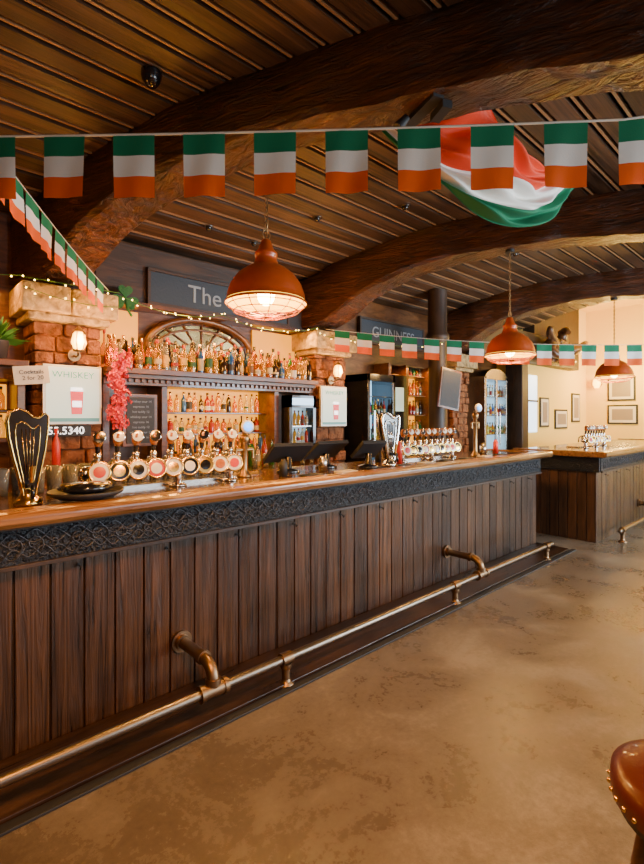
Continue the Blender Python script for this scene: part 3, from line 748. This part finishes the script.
pic('framed_picture','x',3.35,3.95,1.92,2.5,X1); pic('framed_picture','x',3.3,3.95,1.35,1.82,X1); pic('framed_picture','x',2.5,3.1,1.4,2.3,X1)
pic('framed_picture','y',10.5,10.95,1.3,1.95,4.45); pic('framed_picture','y',11.3,12.0,1.25,1.7,4.45); pic('framed_picture','y',12.3,12.8,1.4,2.1,4.45)
B('window_5',(9.9,4.45,1.9)).m('lightblu').box(9.4,10.35,4.43,4.449,1.2,2.4).m('dark').box(9.4,10.35,4.41,4.43,1.84,1.88).box(9.85,9.89,4.41,4.43,1.2,2.4).done()
for (yy,zz) in ((4.15,2.35),(2.2,2.2)):
    b=B('wall_lantern',(X1-.1,yy,zz)).m('brass').cyl((X1,yy,zz),(X1-.04,yy,zz),.07,seg=14).cyl((X1-.04,yy,zz),(X1-.15,yy,zz+.02),.012)
    b.m('glowglass').lathe([(.05,-.1),(.09,.0),(.07,.1),(0,.13)],(X1-.16,yy,zz),14); b.done()

B('security_camera_dome',(1.2,2.81,3.5)).m('blk').lathe([(.06,0),(.06,-.03),(.05,-.06),(.03,-.085),(0,-.09)],(1.2,2.81,3.575),18).done()
b=B('ceiling_spotlights',(3,3.5,3.5))
for x,y in ((2.35,4.17),(3.2,3.54),(3.78,2.9),(5.4,3.4),(5.9,2.8),(2.9,4.2)):
    z=interp(CP,y); b.m('steel').lathe([(.05,-.008),(.05,.0)],(x,y,z),16).lathe([(0,-.008),(.05,-.008)],(x,y,z),16).m('blk').lathe([(.0,-.04),(.025,-.035),(.028,-.009)],(x,y,z),14)
b.done()
zb=interp(BP,1.5)
b=B('beam_light_fixture',(2.18,1.55,3.15)).m('blkm').obox((2.17,1.55,zb-.012),(.05,.14,0),(.03,-.012,0),(0,0,.012)).obox((2.2,1.45,zb-.045),(.03,.06,0),(.025,-.012,0),(0,0,.02)); b.cyl((2.14,1.63,zb-.02),(2.10,1.66,zb-.08),.02,.03); b.done()

b=B('fairy_lights',(2.5,4.3,2.6))
def strand(pts,step=.1):
    b.m('leaf').tube(pts,.003,4)
    for a,c in zip(pts,pts[1:]):
        a=Vector(a);c=Vector(c); L=(c-a).length; k=0
        while k*step<L:
            p=a.lerp(c,k*step/L)+Vector((U(-.02,.02),U(-.03,-.005),U(-.03,.02))); b.m('fairy').sph(p,.006,6,4); k+=1
def cat(a,c,s,n=8): 
    a=Vector(a);c=Vector(c); return [a.lerp(c,i/n)-Vector((0,0,4*s*(i/n)*(1-i/n))) for i in range(n+1)]
strand(cat((-.6,4.4,2.6),(.8,4.2,2.58),.06)); strand(cat((.8,4.2,2.57),(1.52,4.2,2.57),.0)); strand(cat((.8,4.2,2.50),(1.52,4.2,2.45),.04),.14)
strand(cat((1.52,4.2,2.55),(2.7,4.5,2.60),.08),.13); strand(cat((2.7,4.5,2.60),(3.83,4.2,2.57),.1),.13); strand(cat((3.83,4.2,2.5),(4.53,4.2,2.5),.03))
strand(cat((4.5,4.2,2.55),(6.0,3.9,2.6),.1),.14)
b.done()

def stool(x,y,h=.71,r=.17):
    b=B('bar_stool',(x,y,h/2))
    b.m('leather').lathe([(r*.98,h-.075),(r*1.0,h-.05),(r*.98,h-.02),(r*.85,h-.004),(r*.5,h+.004),(0,h+.006)],(x,y,0),40)
    b.lathe([(0,h-.075),(r*.98,h-.075)],(x,y,0),40)
    b.m('dark').lathe([(r*.9,h-.1),(r*.93,h-.075)],(x,y,0),32).lathe([(0,h-.1),(r*.9,h-.1)],(x,y,0),32)
    b.m('gold')
    for k in range(36):
        a=2*math.pi*k/36; b.sph((x+r*math.cos(a),y+r*math.sin(a),h-.058),.006,8,5)
    for k in range(4):
        a=math.pi/4+k*math.pi/2+.3; ca,sa=math.cos(a),math.sin(a)
        b.m('mahog').tube([(x+.10*ca,y+.10*sa,h-.09),(x+.14*ca,y+.14*sa,h*.55),(x+.19*ca,y+.19*sa,0.0)],[.02,.024,.018],10)
    b.m('brass').tube([(x+.165*math.cos(2*math.pi*k/28),y+.165*math.sin(2*math.pi*k/28),.26) for k in range(28)],.009,8,True)
    b.done()
stool(1.33,.215,.70)

# ------------------------------------------------------------------ lights
def area(name,loc,rot,sx,sy,e,c):
    l=bpy.data.lights.new(name,'AREA'); l.shape='RECTANGLE'; l.size=sx; l.size_y=sy; l.energy=e; l.color=c
    o=bpy.data.objects.new(name,l); o.location=loc; o.rotation_euler=rot; bpy.context.scene.collection.objects.link(o); return o
def spot(name,loc,tgt,e,c,size=90,soft=.15,blend=.6):
    l=bpy.data.lights.new(name,'SPOT'); l.energy=e; l.color=c; l.spot_size=math.radians(size); l.spot_blend=blend; l.shadow_soft_size=soft
    o=bpy.data.objects.new(name,l); o.location=loc; o.rotation_euler=(Vector(tgt)-Vector(loc)).to_track_quat('-Z','Y').to_euler(); bpy.context.scene.collection.objects.link(o)
def pt(name,loc,e,c,s=.1):
    l=bpy.data.lights.new(name,'POINT'); l.energy=e; l.color=c; l.shadow_soft_size=s
    o=bpy.data.objects.new(name,l); o.location=loc; bpy.context.scene.collection.objects.link(o)
day=(.74,.88,1); warm=(1,.54,.16); amb=(1,.38,.05)
for k,e in enumerate((15,110,620,240)):
    a,c=wins[k]; area('daylight_window_%d'%(k+1),((a+c)/2,YF+.03,1.7),(math.radians(90),0,0),c-a,1.6,e,day)
area('backbar_strip_upper',(2.7,4.36,2.52),(math.radians(-20),0,0),2.2,.08,46,(1,.46,.08))
area('backbar_strip_lower',(2.68,4.45,1.78),(math.radians(10),0,0),1.2,.06,9,(1,.46,.08))
area('side_strip',(.2,4.4,2.6),(0,0,0),1.2,.08,16,amb)
area('cabinet_strip',(6.1,4.42,2.25),(0,0,0),1.2,.06,10,amb)
pt('cove_lamp_1',(1.9,3.8,2.2),27,amb); pt('cove_lamp_2',(3.2,3.7,2.25),30,amb); pt('cove_lamp_3',(6.0,3.4,2.3),24,warm)  # added unseen fill points that warm beams and ceiling
pt('cove_lamp_4',(-.2,3.4,2.1),24,amb,.2); pt('cove_lamp_5',(1.2,2.9,1.7),14,amb,.2)  # further added fill points, unseen, without any lamp body
spot('ceiling_spot_1',(.3,.4,2.7),(.8,1.8,0),420,(1,.40,.07),105); spot('ceiling_spot_2',(2.6,-.2,2.7),(2.4,1.2,0),85,warm,100)
pt('room_lamp_1',(-.5,-.6,2.1),26,(1,.62,.32),.3); pt('room_lamp_2',(4.2,-1.2,2.2),22,warm,.3)  # bare point lights out of view, no fixture modelled
pt('far_lamp_1',(12.4,3.4,2.5),190,(1,.62,.14),.15); pt('far_lamp_2',(11.5,2,3.2),120,(1,.64,.18),.2)
w=bpy.data.worlds.new('world'); bpy.context.scene.world=w; w.use_nodes=True
nt=w.node_tree; bg=nt.nodes['Background']; sky=nt.nodes.new('ShaderNodeTexSky'); sky.sky_type='HOSEK_WILKIE'
nt.links.new(sky.outputs[0],bg.inputs[0]); bg.inputs[1].default_value=.6

cam=bpy.data.cameras.new('camera'); cam.sensor_width=36; cam.lens=20; cam.shift_y=-14/864; cam.clip_start=.05
co=bpy.data.objects.new('camera',cam); co.location=(0,0,1.5); co.rotation_euler=(math.radians(90),0,-math.atan2(.678,.735))
bpy.context.scene.collection.objects.link(co); bpy.context.scene.camera=co
